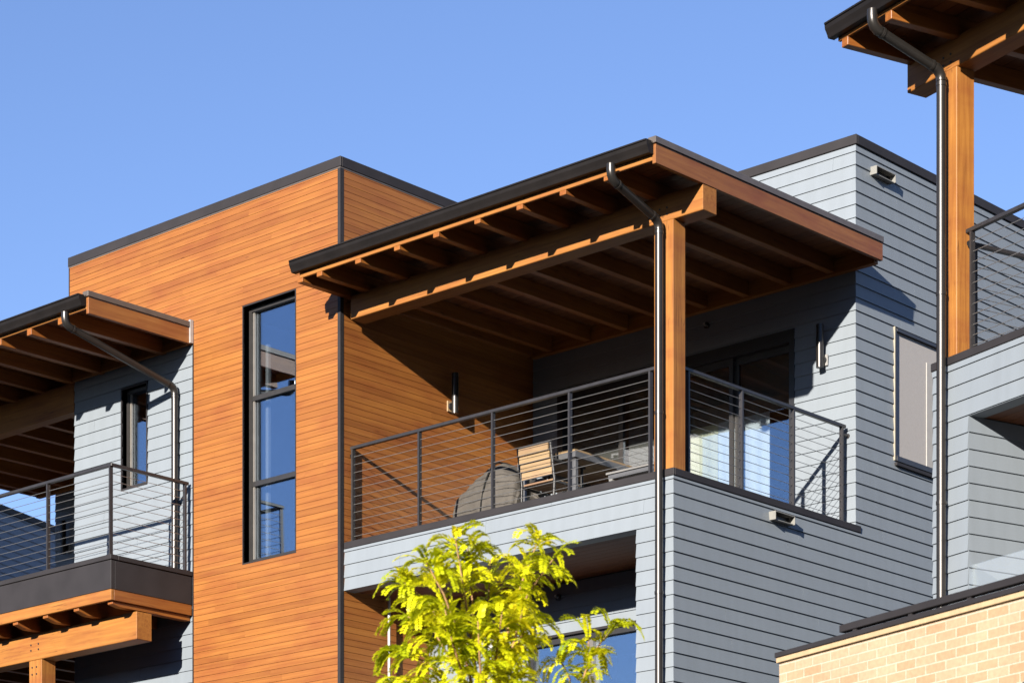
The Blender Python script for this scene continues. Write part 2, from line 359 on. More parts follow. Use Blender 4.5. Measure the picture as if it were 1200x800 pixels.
# ------------------------------------------------------------------ shared pieces
def canopy(label, frame, x0, x1, yf, yr, tips, beam, post, gut, side, group, zt=11.64, slope=.014, fb=.05, header=None, rafter_rear=None):
    """timber canopy roof: rafters on a beam, decking, side fascia, gutter along the front"""
    t = thing('canopy_roof', label, 'canopy', ((x0+x1)/2, 0, 0 if post else 11.4), 0, group, frame)
    zr = lambda y: zt + slope*(y-yf)
    for x in tips:
        m = MB(); w = .088
        prof = [(yf-.036,zt),(yr-.09,zr(yr)),(yr-.09,zr(yr)+.175),(yf-.002,zr(yf)+.175),(yf-.002,zt+fb-.001),(yf-.036,zt+fb-.001)]
        m.prism(prof, 'x', x-w/2, x+w/2); m.build('rafter', M_TY, t, frame, .004)
    m = MB(); nb = int((yr-yf)/.14)
    for i in range(nb):                                   # roof deck boards
        a = yf+(yr-yf)*i/nb; b = yf+(yr-yf)*(i+1)/nb
        m.prism([(a,zr(a)+.178),(b-.005,zr(b)+.178),(b-.005,zr(b)+.2),(a,zr(a)+.2)], 'x', x0+.05, x1-.05)
    m.build('roof_deck', M_DECK, t, frame)
    m = MB(); m.prism([(yf-.02,zr(yf)+.203),(yr,zr(yr)+.203),(yr,zr(yr)+.235),(yf-.02,zr(yf)+.235)], 'x', x0+.003, x1-.003)
    m.build('roof_membrane', M_ROOF, t, frame)
    m = MB(); m.box(x0+.05,x1-.05,yf-.035,yf-.004,zt+fb,zt+.20); m.build('fascia_board', M_TX, t, frame, .003)
    m = MB(); m.box(x0+.06,x1-.06,yr-.085,yr-.01,zr(yr)-.02,zr(yr)+.175); m.build('ledger', M_TX, t, frame)
    for s in side:                                        # rake boards on the open ends, with their metal drip edge
        x = x1 if s > 0 else x0
        m = MB(); m.prism([(yf-.04,zr(yf)+.012),(yr,zr(yr)+.012),(yr,zr(yr)+.209),(yf-.04,zr(yf)+.209)], 'x', x-s*.045, x)
        m.build('rake_board', M_FASC, t, frame, .003)
        m = MB(); m.prism([(yf-.06,zr(yf)+.216),(yr+.0,zr(yr)+.216),(yr+.0,zr(yr)+.283),(yf-.06,zr(yf)+.283)], 'x', x-s*.09, x+s*.016)
        m.build('drip_edge', M_FLASH, t, frame, .003)
    # gutter: a box trough with a sloped lower front and a rolled lip
    g0, g1 = gut; m = MB()
    yb = yf-.04; z0g, z1g = zt+.108, zt+.236
    prof = [(yb,z0g),(yb-.07,z0g),(yb-.082,z0g+.03),(yb-.105,z0g+.075),(yb-.112,z1g-.02),(yb-.125,z1g-.015),(yb-.125,z1g),(yb-.105,z1g),(yb-.10,z0g+.08),(yb-.076,z0g+.034),(yb-.066,z0g+.006),(yb-.005,z0g+.006),(yb-.005,z1g),(yb,z1g)]
    m.prism(prof, 'x', g0+.004, g1-.004)
    for gx in (g0,g1):
        m.prism([(yb,z0g-.002),(yb-.072,z0g-.002),(yb-.085,z0g+.03),(yb-.109,z0g+.075),(yb-.116,z1g),(yb,z1g)], 'x', gx-.004, gx+.004)
    m.build('gutter', M_GUT, t, frame)
    m = MB(); m.prism([(yb+.002,z1g+.004),(yb+.002,z1g+.012),(yb-.03,z1g-.005),(yb-.03,z1g-.013)], 'x', x0+.02, x1-.02)
    m.build('roof_edge_flashing', M_FLASH, t, frame)
    if beam:
        bx0,bx1,by0,by1,bz0,bz1 = beam
        m = MB(); m.box(*beam, r=.6); bo = m.build('beam', M_TX, t, frame, .006)
    if header:
        m = MB(); m.box(*header, r=.3); m.build('header_beam', M_TX, t, frame, .006)
    if post:
        px0,px1,py0,py1,pz0,pz1 = post
        m = MB(); m.box(*post, r=.6); po = m.build('post', M_TZ, t, frame, .006)
        for (ax,az) in ((.07,.14),(.17,.14),(.07,.07),(.17,.07)):
            m = MB(); m.tube([(px0+ax,beam[2]-.006,pz1+az),(px0+ax,beam[2]+.01,pz1+az)], .011, 8); m.build('bolt', M_BLK, bo, frame)
    return t
def railing(label, frame, runs, ztop, zbot, group, loc, ends=()):
    """cable railing; runs = ((x0,y0),(x1,y1), [distances of posts]); ends = wall brackets"""
    t = thing('balcony_railing', label, 'railing', loc, 0, group, frame)
    for (a,b,ps) in runs:
        A = Vector((*a,0)); B = Vector((*b,0)); u = (B-A).normalized(); w = Vector((-u.y,u.x,0))
        m = MB(); h = .021
        def bar(p,q,hw,z0,z1,mm):
            b0 = len(mm.v); c = [p-w*hw,q-w*hw,q+w*hw,p+w*hw]
            mm.v += [(v.x,v.y,z0) for v in c]+[(v.x,v.y,z1) for v in c]
            for q4 in ((0,3,2,1),(4,5,6,7),(0,1,5,4),(1,2,6,5),(2,3,7,6),(3,0,4,7)):
                mm.f.append(tuple(b0+k for k in q4)); mm.r.append(.5); mm.sm.append(False)
        bar(A-u*.02,B+u*.02,.024,ztop-.038,ztop,m); m.build('top_rail', M_RAIL, t, frame, .004)
        for d in ps:
            p = A+u*d; m = MB(); bar(p-u*.012,p+u*.012,.024,zbot,ztop-.038,m)
            bar(p-u*.045,p+u*.045,.04,zbot,zbot+.008,m)
            m.build('post', M_RAIL, t, frame)
        for i in range(11):
            z = zbot+.085+(ztop-.04-zbot-.085-.085)*i/10 + .0
            m = MB(); cs = ps if len(ps) > 1 else [.03]+list(ps); n = len(cs); pts = []
            for k in range(n-1):                       # each bay sags a hair
                pts += [A+u*cs[k]+Vector((0,0,z)), A+u*((cs[k]+cs[k+1])/2)+Vector((0,0,z-.0015))]
            pts.append(A+u*cs[-1]+Vector((0,0,z)))
            m.tube(pts, .0034, 6); m.build('cable', M_CABLE, t, frame)
    for (p,q) in ends:
        m = MB(); m.tube([p,q], .016, 10); m.tube([q,(q[0]+(q[0]-p[0])*.12,q[1]+(q[1]-p[1])*.12,q[2])], .03, 12); m.build('wall_bracket', M_RAIL, t, frame)
    return t
def downpipe(label, frame, outlet, top, zbot, group, rad=.045):
    """round downpipe: stub under the gutter, elbow, slanted run back to the wall, elbow, vertical run"""
    t = thing('downpipe', label, 'downpipe', (top[0],top[1],zbot), 0, group, frame)
    o = Vector(outlet); b = Vector(top)
    def arc(p, d0, d1, r, n=7):
        # points turning from direction d0 to d1 around corner p
        d0 = d0.normalized(); d1 = d1.normalized(); out = []
        for i in range(n+1):
            s = i/n
            a = p-d0*r; c = p+d1*r
            out.append(a*(1-s)**2+p*2*s*(1-s)+c*s**2)
        return out
    k = Vector((o.x,o.y,o.z-.15)); d = (b-k)
    pts = [o]+arc(k,Vector((0,0,-1)),d,.09)+arc(b,d,Vector((0,0,-1)),.09)
    e1 = 9
    m = MB(); m.tube(pts[:e1], [rad*1.04+(.0025 if i%2 else 0) for i in range(e1)], 16); m.build('elbow', M_PIPE, t, frame)
    m = MB(); m.tube([pts[e1-1],pts[e1]], rad*.97, 16); m.build('offset_pipe', M_PIPE, t, frame)
    m = MB(); m.tube(pts[e1:], [rad*1.04+(.0025 if i%2 else 0) for i in range(len(pts)-e1)], 16); m.build('elbow', M_PIPE, t, frame)
    m = MB(); m.tube([pts[-1],(b.x,b.y,zbot)], rad*.97, 18); vp = m.build('vertical_pipe', M_PIPE, t, frame)
    z = b.z-.12
    dd = d.normalized(); q = pts[e1-1]+dd*.03
    for q in (q, pts[e1]-dd*.03): m = MB(); m.tube([q-dd*.012,q+dd*.012], rad*1.1, 16); m.build('collar', M_PIPE, t, frame)
    while z > zbot+.3:
        m = MB(); m.tube([(b.x,b.y,z-.016),(b.x,b.y,z+.016)], rad*1.08, 18); m.box(b.x-.012,b.x+.012,b.y,b.y+.06,z-.012,z+.012); m.build('clamp', M_PIPE, t, frame)
        z -= 1.9
    return t
def wall_lamp(label, frame, base, n, group, plate_mat=None):
    """cylinder wall lamp on a square plate"""
    t = thing('wall_lamp', label, 'wall lamp', base, 0, group, frame)
    p = Vector(base); n = Vector((*n,0)); s = Vector((-n.y,n.x,0))
    m = MB(); a = p+n*.002-s*.055; b = p+n*.020+s*.055
    m.box(min(a.x,b.x),max(a.x,b.x),min(a.y,b.y),max(a.y,b.y),p.z-.065,p.z+.065); m.build('back_plate', plate_mat or M_PLATE, t, frame, .003)
    m = MB(); m.tube([p+n*.02,p+n*.05], .045, 18); m.build('canopy_disc', M_BLK, t, frame)
    c = p+n*.095
    m = MB(); m.tube([c+Vector((0,0,-.10)),c+Vector((0,0,.40))], .043, 24); m.tube([c+Vector((0,0,.37)),c+Vector((0,0,.385))], .046, 24); m.tube([p+n*.04,c], .018, 10); m.build('lamp_tube', M_LAMP, t, frame)
    return t
def window_y(parent, frame, x0, x1, z0, z1, y, bars=(), fr=.055, depth=.09, name='window', glass=None, inner=True):
    """window in a wall that faces -y"""
    m = MB(); f = fr
    m.box(x0,x0+f,y,y+depth,z0,z1); m.box(x1-f,x1,y,y+depth,z0,z1); m.box(x0+f,x1-f,y,y+depth,z1-f,z1); m.box(x0+f,x1-f,y,y+depth,z0,z0+f)
    for zb in bars: m.box(x0+f,x1-f,y+.01,y+depth-.01,zb-.03,zb+.03)
    w = m.build(name, M_FRAME, parent, frame)
    zs = [z0+f]+[q for zb in bars for q in (zb-.03,zb+.03)]+[z1-f]
    for i in range(0,len(zs),2):
        m = MB(); m.box(x0+f,x1-f,y+.05,y+.062,zs[i],zs[i+1]); m.build('pane', glass or M_GLASS, w, frame)
    if inner:
        m = MB()
        m.box(x0+f,x0+f+.03,y+.02,y+.045,z0+f,z1-f); m.build('sash_stile', M_FRAMEL, w, frame)
    return w

# ================================================================== THE MAIN BUILDING
I4 = Matrix.Identity(4)
B1 = thing('apartment_building', 'modern apartment block of orange cedar tower and pale gray lap siding', 'building', (-5,2,0))
YT = -.056
win_t = (-6.70,-5.765,8.765,11.915)            # tall tower window
win_s = (-9.04,-8.55,10.08,11.36)              # small window in the gray bay
# cedar tower front (an L: above the left canopy it runs the full width)
hL = [(0,2.50,-1,11.80),(10.13+win_t[0],10.13+win_t[1],win_t[2],win_t[3])]
clad('cedar_front_wall', B1, M_CEDAR, I4, (-10.13,YT), (-5.0,YT), (0,-1), 0, 13.20, kind='tg', holes=hL, anchor=0)
clad('cedar_side_wall', B1, M_CEDAR, I4, (-5.0,YT), (-5.0,7.5), (1,0), 0, 13.20, kind='tg', anchor=0)
# gray bay left of the tower
hb = [(10.03+win_s[0],10.03+win_s[1],win_s[2],win_s[3])]
clad('gray_bay_wall', B1, M_GRAY, I4, (-10.03,YT-.004), (-7.645,YT-.004), (0,-1), 0, 11.80, holes=hb)
m = MB(); m.box(-10.03,-9.88,YT+.01,3.35,0,13.0); m.build('bay_return_wall', M_GRAY, B1)
clad('gray_back_wall', B1, M_GRAY, I4, (-14.886,3.365), (-10.05,3.365), (0,-1), 5.5, 13.0)
# gray block on the right: balcony back wall, side wall, balcony band and pillar
door = (-4.56,-.855,8.78,11.21)
clad('balcony_back_wall', B1, M_GRAY, I4, (-4.98,3.365), (0,3.365), (0,-1), 8.676, 13.14, m1=1, holes=[(4.98+door[0],4.98+door[1],8,door[3])])
wsy = (4.15,5.45,9.66,11.22)
clad('gray_side_wall', B1, M_GRAY, I4, (0,3.365), (0,17), (1,0), 8.676, 13.14, m0=1, holes=[(wsy[0]-3.365,wsy[1]-3.365,wsy[2],wsy[3])])
clad('gray_side_base_wall', B1, M_GRAY, I4, (0,0), (0,17), (1,0), 0, 8.676, m0=1)
clad('balcony_front_band', B1, M_GRAY, I4, (-4.98,0), (0,0), (0,-1), 0, 8.676, m1=1, holes=[(0,4.48,5.45,8.186)])
lw = (-3.35,-.62,5.9,7.565)
YRC = 1.45
clad('recess_wall', B1, M_GRAY, I4, (-4.98,YRC), (-.34,YRC), (0,-1), 5.3, 8.19, holes=[(4.98+lw[0],4.98+lw[1],lw[2],lw[3])])
m = MB(); m.box(-.5,-.34,.17,3.3,0,8.18); m.build('pillar_return_wall', M_GRAY, B1)
m = MB()
for i in range(10): m.box(-4.975,-.51,.165+i*.1275,.165+(i+1)*.1275-.004,8.20,8.225)
m.box(-4.975,-.51,.003,.16,8.20,8.225)
m.build('recess_soffit', M_DECK, B1)
# decks, roofs
m = MB(); m.box(-4.97,-.17,.165,3.34,8.30,8.80); m.build('balcony_floor', M_CONC, B1)
m = MB(); m.box(-4.97,-.17,.165,YRC,5.1,5.45); m.build('balcony_floor', M_CONC, B1)
m = MB(); m.box(-9.96,-5.18,.12,7.4,12.9,13.0); m.box(-5.0,-.18,3.55,16.9,12.9,13.0); m.box(-14.8,-10.0,3.54,9,12.9,13.0); m.build('flat_roof', M_ROOF, B1)
for bx in ((-10.1,-9.95,.1,7.5,11.9,13.2),(-9.948,-5.17,7.35,7.5,9,13.2),(-14.886,-14.73,3.54,9,5,13)): m = MB(); m.box(*bx); m.build('rear_wall', M_GRAY, B1)
# metal copings
def coping(parent, frame, segs, z0, z1, over=.028, name='parapet_cap', inner=.22):
    for (x0,x1,y0,y1) in segs:
        mm = MB(); mm.box(x0,x1,y0,y1,z0,z1); mm.build(name, M_CAP, parent, frame, .006)
coping(B1, I4, [(-10.155,-5.0+.031,YT-.03,YT-.004),(-10.155,-5.2,YT-.003,YT+.2),(-5.198,-5.0+.031,YT-.003,7.6)], 13.205, 13.328)
coping(B1, I4, [(-4.985,.033,3.365-.032,3.363),(-4.985,-.2,3.364,3.6),(-.198,.033,3.364,17.05)], 13.145, 13.258)
m = MB(); m.box(-10.15,-5.0+.02,YT-.022,YT-.001,13.188,13.204); m.box(-5.0+.001,-5.0+.022,YT-.02,7.5,13.188,13.204); m.build('cap_drip_line', M_FLASH, B1)
coping(B1, I4, [(-4.975,.027,-.026,-.002),(-4.975,-.2,-.001,.2),(-.198,.027,-.001,3.445)], 8.676, 8.757)
m = MB(); m.box(-4.975,.012,-.012,-.0005,8.655,8.674); m.build('band_trim', M_GRAY, B1)
# corner and edge trims
m = MB(); m.box(-5.026,-5.0+.021,YT-.021,YT+.0,0,13.186); m.box(-5.0+.001,-5.0+.021,YT+.002,YT+.035,0,13.186); m.build('corner_trim', M_CAP, B1)
m = MB(); m.box(-10.145,-10.125,YT-.021,YT+.03,11.9,13.186); m.build('corner_trim', M_CAP, B1)
m = MB(); m.box(-7.65,-7.632,YT-.024,YT+.0,0,11.66); m.build('joint_trim', M_CAP, B1)
m = MB(); m.box(-7.662,-7.628,YT-.075,YT-.026,11.665,11.955); m.build('roof_end_flashing', M_SILVER, B1)
# tower window: deep dark reveal, three lights
x0,x1,z0,z1 = win_t
def reveal(parent, x0,x1,z0,z1,y,d,mat=M_CAP,w=.016,out=.022):
    mm = MB(); mm.box(x0-w,x0,y-out,y+d,z0-w,z1+w); mm.box(x1,x1+w,y-out,y+d,z0-w,z1+w); mm.box(x0,x1,y-out,y+d,z1,z1+w); mm.box(x0,x1,y-out,y+d,z0-w,z0)
    return mm.build('window_reveal', mat, parent)
rv = reveal(B1,x0,x1,z0,z1,YT,.16)
window_y(B1, I4, x0+.002,x1-.002,z0+.002,z1-.002, YT+.075, bars=(9.745,10.80), fr=.05)
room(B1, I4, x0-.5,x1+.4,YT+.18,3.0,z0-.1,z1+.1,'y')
m = MB(); m.box(x0+.10,x0+.15,YT+.26,YT+.30,z0+.05,z1-.42); m.build('blind_chain_rail', M_WHITE, B1)
x0,x1,z0,z1 = win_s
reveal(B1,x0,x1,z0,z1,YT-.004,.14,w=.02)
window_y(B1, I4, x0+.002,x1-.002,z0+.002,z1-.002, YT+.055, fr=.045)
room(B1, I4, x0-.4,x1+.4,YT+.17,2.4,z0-.1,z1+.1,'y')
m = MB(); m.box(x0+.2,x0+.25,YT+.24,YT+.28,z0+.05,z1-.1); m.build('blind_chain_rail', M_WHITE, B1)
# balcony door: four glazed leaves in a dark frame
x0,x1,z0,z1 = door; yd = 3.365
m = MB(); m.box(x0,x0+.09,yd-.02,yd+.12,z0,z1); m.box(x1-.075,x1,yd-.02,yd+.12,z0,z1); m.box(x0+.09,x1-.075,yd-.02,yd+.12,z1-.15,z1); m.box(x0+.09,x1-.075,yd-.02,yd+.12,z0,z0+.05)
dr = m.build('sliding_door', M_BLK, B1)
leaves = [x0+.09,-3.56,-2.70,-1.79,x1-.075]
for i in range(4):
    a,b = leaves[i],leaves[i+1]; yy = yd+(.02 if i in (1,2) else .065); m = MB(); f = .055
    m.box(a,a+f,yy,yy+.04,z0+.05,z1-.15); m.box(b-f,b,yy,yy+.04,z0+.05,z1-.15); m.box(a+f,b-f,yy,yy+.04,z0+.05,z0+.13); m.box(a+f,b-f,yy,yy+.04,z1-.23,z1-.15)
    m.build('door_leaf', M_FRAME, dr)
    m = MB(); m.box(a+f,b-f,yy+.015,yy+.025,z0+.13,z1-.23); m.build('pane', M_GLASSD, dr)
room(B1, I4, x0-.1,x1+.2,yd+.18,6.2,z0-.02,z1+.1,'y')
def curtain(xa,xb,y,za,zb,mat,name='curtain'):
    mm = MB(); n = max(6,int((xb-xa)/.03)); pts = []
    for i in range(n+1):
        x = xa+(xb-xa)*i/n; pts.append((x, y+.006*math.sin(i*1.05)+.003*math.sin(i*.37)))
    for i in range(n):
        (xa1,ya1),(xb1,yb1) = pts[i],pts[i+1]
        mm.face(((xa1,ya1,za),(xb1,yb1,za),(xb1,yb1,zb),(xa1,ya1,zb)), smooth=True)
        mm.face(((xa1,ya1+.004,za),(xa1,ya1+.004,zb),(xb1,yb1+.004,zb),(xb1,yb1+.004,za)), smooth=True)
    return mm.build(name, mat, B1)
curtain(-1.84,-1.42,yd+.26,z0+.02,z1-.1,M_CURT)
for (a,b) in ((leaves[2]+.05,leaves[3]-.05),(leaves[3]+.05,leaves[4]-.05)):
    m = MB(); m.box(a,b,yd+.135,yd+.14,10.36,z1-.2); m.build('blind_and_shadow_sheet', M_SHADE, B1)  # dark sheets imitating the canopy's shade on the upper door glass
curtain(-2.62,-2.20,yd+.26,z0+.02,z1-.1,M_CREAM)
curtain(-2.20,-1.86,yd+.27,z0+.02,z1-.1,M_CURT)
for (a,b) in ((leaves[0]+.06,leaves[1]-.06),(leaves[1]+.06,leaves[2]-.06)):
    m = MB(); m.box(a,b,yd+.13,yd+.135,z0+.5,z1-.2); m.build('blind_and_shadow_sheet', M_SHADE, B1)
# window in the lower recess
x0,x1,z0,z1 = lw
lwo = window_y(B1, I4, x0+.002,x1-.002,z0,z1-.002, YRC+.0, fr=.07, inner=False)
for xm in (x1-.20,-2.4): m = MB(); m.box(xm,xm+.06,YRC-.01,YRC+.07,z0+.07,z1-.09); m.build('mullion', M_FRAMEL, lwo)
room(B1, I4, x0-.1,x1+.1,YRC+.18,3.2,z0-.1,z1+.1,'y')
m = MB(); m.box(-3.42,-.51,YRC-.045,YRC-.019,z1+.001,z1+.03); m.build('head_flashing', M_CAP, B1)
m = MB(); m.box(-4.45,-4.33,YRC-.05,YRC-.022,5.4,7.55); m.box(-3.95,-3.85,YRC-.05,YRC-.022,5.4,7.6); m.box(-4.45,-3.85,YRC-.052,YRC-.022,7.601,7.68); m.build('white_door_casing', M_WHITE, B1)
# side window with insect screen
y0,y1,z0,z1 = wsy
m = MB(); f = .035
m.box(-.03,.024,y0,y0+f,z0,z1); m.box(-.03,.024,y1-f,y1,z0,z1); m.box(-.03,.03,y0+f,y1-f,z1-f,z1); m.box(-.03,.03,y0+f,y1-f,z0,z0+.06)
sw = m.build('side_window', M_FRAME, B1)
m = MB(); m.box(.001,.028,y0-.014,y0-.002,z0,z1+.01); m.build('side_casing', M_CASING, sw)
m = MB(); m.box(-.012,-.006,y0+f,y1-f,z0+.06,z1-f); m.build('insect_screen', M_SCREEN, sw)
m = MB(); m.box(-.004,.006,y0+.70,y0+.83,z0+.062,z1-.25); m.build('sash_stile', M_SASH, sw)
m = MB(); m.box(.002,.05,y0,y1,z0-.06,z0-.025); m.build('sill', M_CAP, sw)

# ------------------------------------------------------------------ left deck of the main building (black fascia, timber under it)
XL = -7.65; YB = -1.377
m = MB(); m.box(-15.2,XL,YB,YB+.06,8.386,8.74); m.box(XL-.06,XL,YB+.062,YT-.03,8.386,8.74); m.build('deck_fascia', M_CAP, B1, I4, .004)
m = MB(); m.box(-15.2,XL+.014,YB-.014,YB+.10,8.745,8.803); m.box(XL-.10,XL+.015,YB+.102,YT-.03,8.745,8.803); m.build('deck_edge_cap', M_CAP, B1, I4, .004)
m = MB(); m.box(-15.2,XL-.062,YB+.062,YT-.03,8.40,8.79); m.box(-14.88,-10.06,YT-.02,3.33,8.40,8.79); m.build('deck_floor', M_CONC, B1)
m = MB(); m.box(-15.2,XL-.003,YB+.004,YB+.05,8.252,8.384); m.build('deck_rim_board', M_TX, B1, I4, .004)
m = MB(); m.box(XL-.048,XL-.003,YB+.052,YT-.03,8.252,8.384); m.build('deck_rim_board', M_TY, B1, I4, .004)
for i in range(12):
    x = -7.72-.03-.618*i if i else -7.735
    m = MB(); ya = YB+.03
    y_end = YT-.03 if x > -10.03 else 3.3
    m.prism([(ya,8.215),(ya+.15,8.175),(y_end,8.175),(y_end,8.38),(ya+.022,8.38),(ya+.022,8.25),(ya,8.25)] if i else [(ya+.025,8.215),(ya+.15,8.19),(y_end,8.19),(y_end,8.25),(ya+.025,8.25)], 'x', x-.047, x+.047)
    m.build('deck_joist', M_TY, B1, I4, .003)
m = MB(); m.box(-15.2,XL-.05,YB+.06,YT-.03,8.3845,8.399); m.build('deck_underside', M_DECK, B1)
m = MB(); m.box(-15.1,XL,-.977,-.735,7.832,8.172,r=.9); lb = m.build('deck_beam', M_TX, B1, I4, .006)
m = MB(); m.box(-9.808,-9.549,-.976,-.75,0,7.83,r=.9); lp = m.build('deck_post', M_TZ, B1, I4, .006)
m = MB(); m.box(-14.9,-14.64,-.976,-.75,0,7.83,r=.4); m.build('deck_post', M_TZ, B1, I4, .006)
m = MB(); m.box(-15.15,-14.93,-.073,.083,8.80,11.273,r=.4); m.build('deck_roof_post', M_TZ, B1, I4, .006)
for (dx,z) in ((.045,8.03),(.20,8.03),(.045,7.96),(.20,7.96)):
    m = MB(); m.tube([(-9.808+dx,-.984,z),(-9.808+dx,-.97,z)], .012, 10); m.build('bolt', M_BLK, lb)
for (dx,z) in ((.07,7.74),(.16,7.74),(.07,7.65),(.16,7.65)):
    m = MB(); m.tube([(-9.808+dx,-.984,z),(-9.808+dx,-.97,z)], .011, 10); m.build('bolt', M_BLK, lp)

# ------------------------------------------------------------------ canopies, rails, pipes on the main building
GC = 'timber canopies over the balconies'; GR = 'cable railings of the balconies'; GP = 'bronze downpipes'; GL = 'black tube wall lamps'
canopy('orange timber canopy with dark gutter over the middle balcony, beam end showing', I4, -4.985, .393, -.74, 3.34,
       [-4.93,-4.605,-3.97,-3.345,-2.735,-2.11,-1.49,-.875,-.265], (-4.90,.385,.012,.25,11.392,11.675), (-.263,-.002,.001,.210,8.757,11.390), (-4.99,.36), (1,), GC)
canopy('low timber canopy over the left balcony, slanting downpipe crossing its rafters', I4, -15.26, -7.65, -1.68, 3.31,
       [-8.21-.618*i for i in range(12)], None, None, (-15.3,-7.70), (1,-1), GC, slope=.004, fb=.078, header=(-15.2,-10.04,-.075,.085,11.275,11.668))
m = MB(); m.box(-10.0,-7.705,YT-.075,YT-.03,11.652,11.835); m.build('roof_ledger', M_TX, B1)
railing('long cable railing wrapping the middle balcony corner beside the timber post', I4,
        [((-4.955,.1),(-.30,.1),[.012,1.115,2.275,3.425,4.565]), ((-.1,.24),(-.1,3.27),[.13,1.08,2.04,2.99])], 9.913, 8.757, GR, (-2.5,.1,8.757),
        ends=[((-4.955,.1,9.80),(-5.0+.035,.1,9.80)),((-.1,3.25,9.80),(-.1,3.345,9.80))])
railing('cable railing of the left balcony on black fascia, in front of the small window', I4,
        [((-15.1,-1.335),(-7.69,-1.335),[7.396-1.236*i for i in range(6,-1,-1) if 7.396-1.236*i > 0]), ((-7.69,-1.335),(-7.69,-.14),[1.165])], 9.925, 8.803, GR, (-9,-1.335,8.803))
downpipe('bronze downpipe running down the front of the middle balcony post', I4, (-.10,-.905,11.73), (-.117,-.095,11.36), 0, GP)
downpipe('bronze downpipe bending from the left canopy gutter to the gray bay wall', I4, (-8.0,-1.80,11.72), (-7.925,-.135,11.16), 8.80, GP)
wall_lamp('black tube lamp on the pale gray wall right of the balcony doors', I4, (-.42,3.345,10.735), (0,-1), GL)
wall_lamp('black tube lamp on the orange cedar side wall, half in shadow', I4, (-4.979,1.80,10.755), (1,0), GL, M_PLATEW)
wall_lamp('black tube lamp on the shaded back wall of the left balcony', I4, (-14.55,3.345,10.78), (0,-1), GL)
def vent(label, y0, y1, zc):
    t = thing('vent_hood', label, 'vent', (0,(y0+y1)/2,zc), 0, 'white vent hoods on the side wall')
    d = .10; h = .048; k = .011
    mm = MB(); mm.box(.004,d,y0,y0+k,zc-h,zc+h); mm.box(.004,d,y1-k,y1,zc-h,zc+h); mm.box(.004,d,y0+k,y1-k,zc+h-.012,zc+h); mm.box(.004,d*.8,y0+k,y1-k,zc-h,zc-h+.012); mm.build('hood', M_VENT, t, None, .002)
    mm = MB(); mm.box(.003,.02,y0+k,y1-k,zc-h+.012,zc+h-.012); mm.build('damper', M_BLK, t)
vent('white vent hood high on the gray side wall under the parapet', 3.65, 4.05, 12.92)
vent('white vent hood on the gray side wall just below the balcony edge', 1.68, 2.05, 8.555)
def sprinkler(label, x, y, z):
    t = thing('fire_sprinkler', label, 'sprinkler', (x,y,z), 0, 'sidewall sprinklers')
    mm = MB(); mm.tube([(x,y,z),(x,y-.012,z)], .04, 18); mm.build('escutcheon', M_BLK, t)
    mm = MB(); mm.tube([(x,y-.01,z),(x,y-.05,z)], .012, 10); mm.box(x-.014,x+.014,y-.06,y-.055,z+.0,z+.022); mm.build('nozzle', M_SILVER, t)
sprinkler('small sprinkler head high on the shaded balcony wall above the doors', -2.15, 3.345, 11.52)
sprinkler('small sprinkler head on the recess wall behind the yellow tree', -2.86, YRC-.022, 8.03)
# slim white pole in the lower recess
m = MB(); m.tube([(-4.90,.66,5.45),(-4.90,.66,8.198)], .017, 10); o = m.build('vertical_pole', M_WHITE); tag(o, 'slim white pole standing by the cedar wall under the balcony', 'pole')

# ------------------------------------------------------------------ balcony furniture
ZF = 8.80
def patio_chair(label, x, y, rz):
    """stacking armchair: aluminium frame, slatted teak seat and back; local +y is where it faces"""
    t = thing('patio_chair', label, 'chair', (x,y,ZF), rz, 'patio chairs around the balcony table')
    F = WM[t.name]; w = .25
    for s in (-1,1):
        mm = MB(); mm.tube([(s*w,-.25,0),(s*w,-.23,.42),(s*w,-.30,.82)], .017, 8); mm.build('rear_leg', M_CHAIR, t, F)
        mm = MB(); mm.tube([(s*w,.24,0),(s*w,.25,.62)], .017, 8); mm.build('front_leg', M_CHAIR, t, F)
        mm = MB(); mm.box(s*w-.022,s*w+.022,-.27,.29,.622,.648); mm.build('armrest', M_CHAIR, t, F)
        mm = MB(); mm.box(s*w-.012,s*w+.012,-.23,.25,.385,.41); mm.build('seat_rail', M_CHAIR, t, F)
    mm = MB()
    for i in range(6): mm.box(-w+.02,w-.02,-.22+.078*i,-.22+.078*i+.066,.412,.43)
    mm.build('seat', M_SLAT, t, F)
    mm = MB()
    for i in range(4):
        z = .475+.086*i; yy = -.252-.095*(z-.5)/.36
        b = len(mm.v); r = random.random()
        mm.box(-w+.02,w-.02,yy-.011,yy+.011,z,z+.083,r)
    mm.build('backrest', M_SLAT, t, F)
    mm = MB(); mm.tube([(-w,-.30,.825),(w,-.30,.825)], .016, 8); mm.build('back_rail', M_CHAIR, t, F)
    return t
patio_chair('teak slatted armchair with its back to the railing, pushed in at the table', -2.63, 1.04, 0)
patio_chair('teak armchair between the covered grill and the table', -3.30, 1.62, R(-90))
def bench():
    t = thing('low_bench', 'low pale slatted bench at the right end of the table beside the post', 'bench', (-1.45,1.25,ZF))
    mm = MB()
    for i in range(4): mm.box(-1.80,-1.10,1.03+.11*i,1.03+.11*i+.095,ZF+.40,ZF+.425)
    mm.build('seat', M_BENCH, t)
    mm = MB(); mm.box(-1.78,-1.12,1.05,1.08,ZF+.35,ZF+.398); mm.box(-1.78,-1.12,1.40,1.43,ZF+.35,ZF+.398); mm.build('seat_rail', M_ALU, t)
    for x in (-1.77,-1.18):
        for y in (1.05,1.38): mm = MB(); mm.box(x,x+.05,y,y+.05,ZF,ZF+.349); mm.build('leg', M_BENCH, t)
bench()
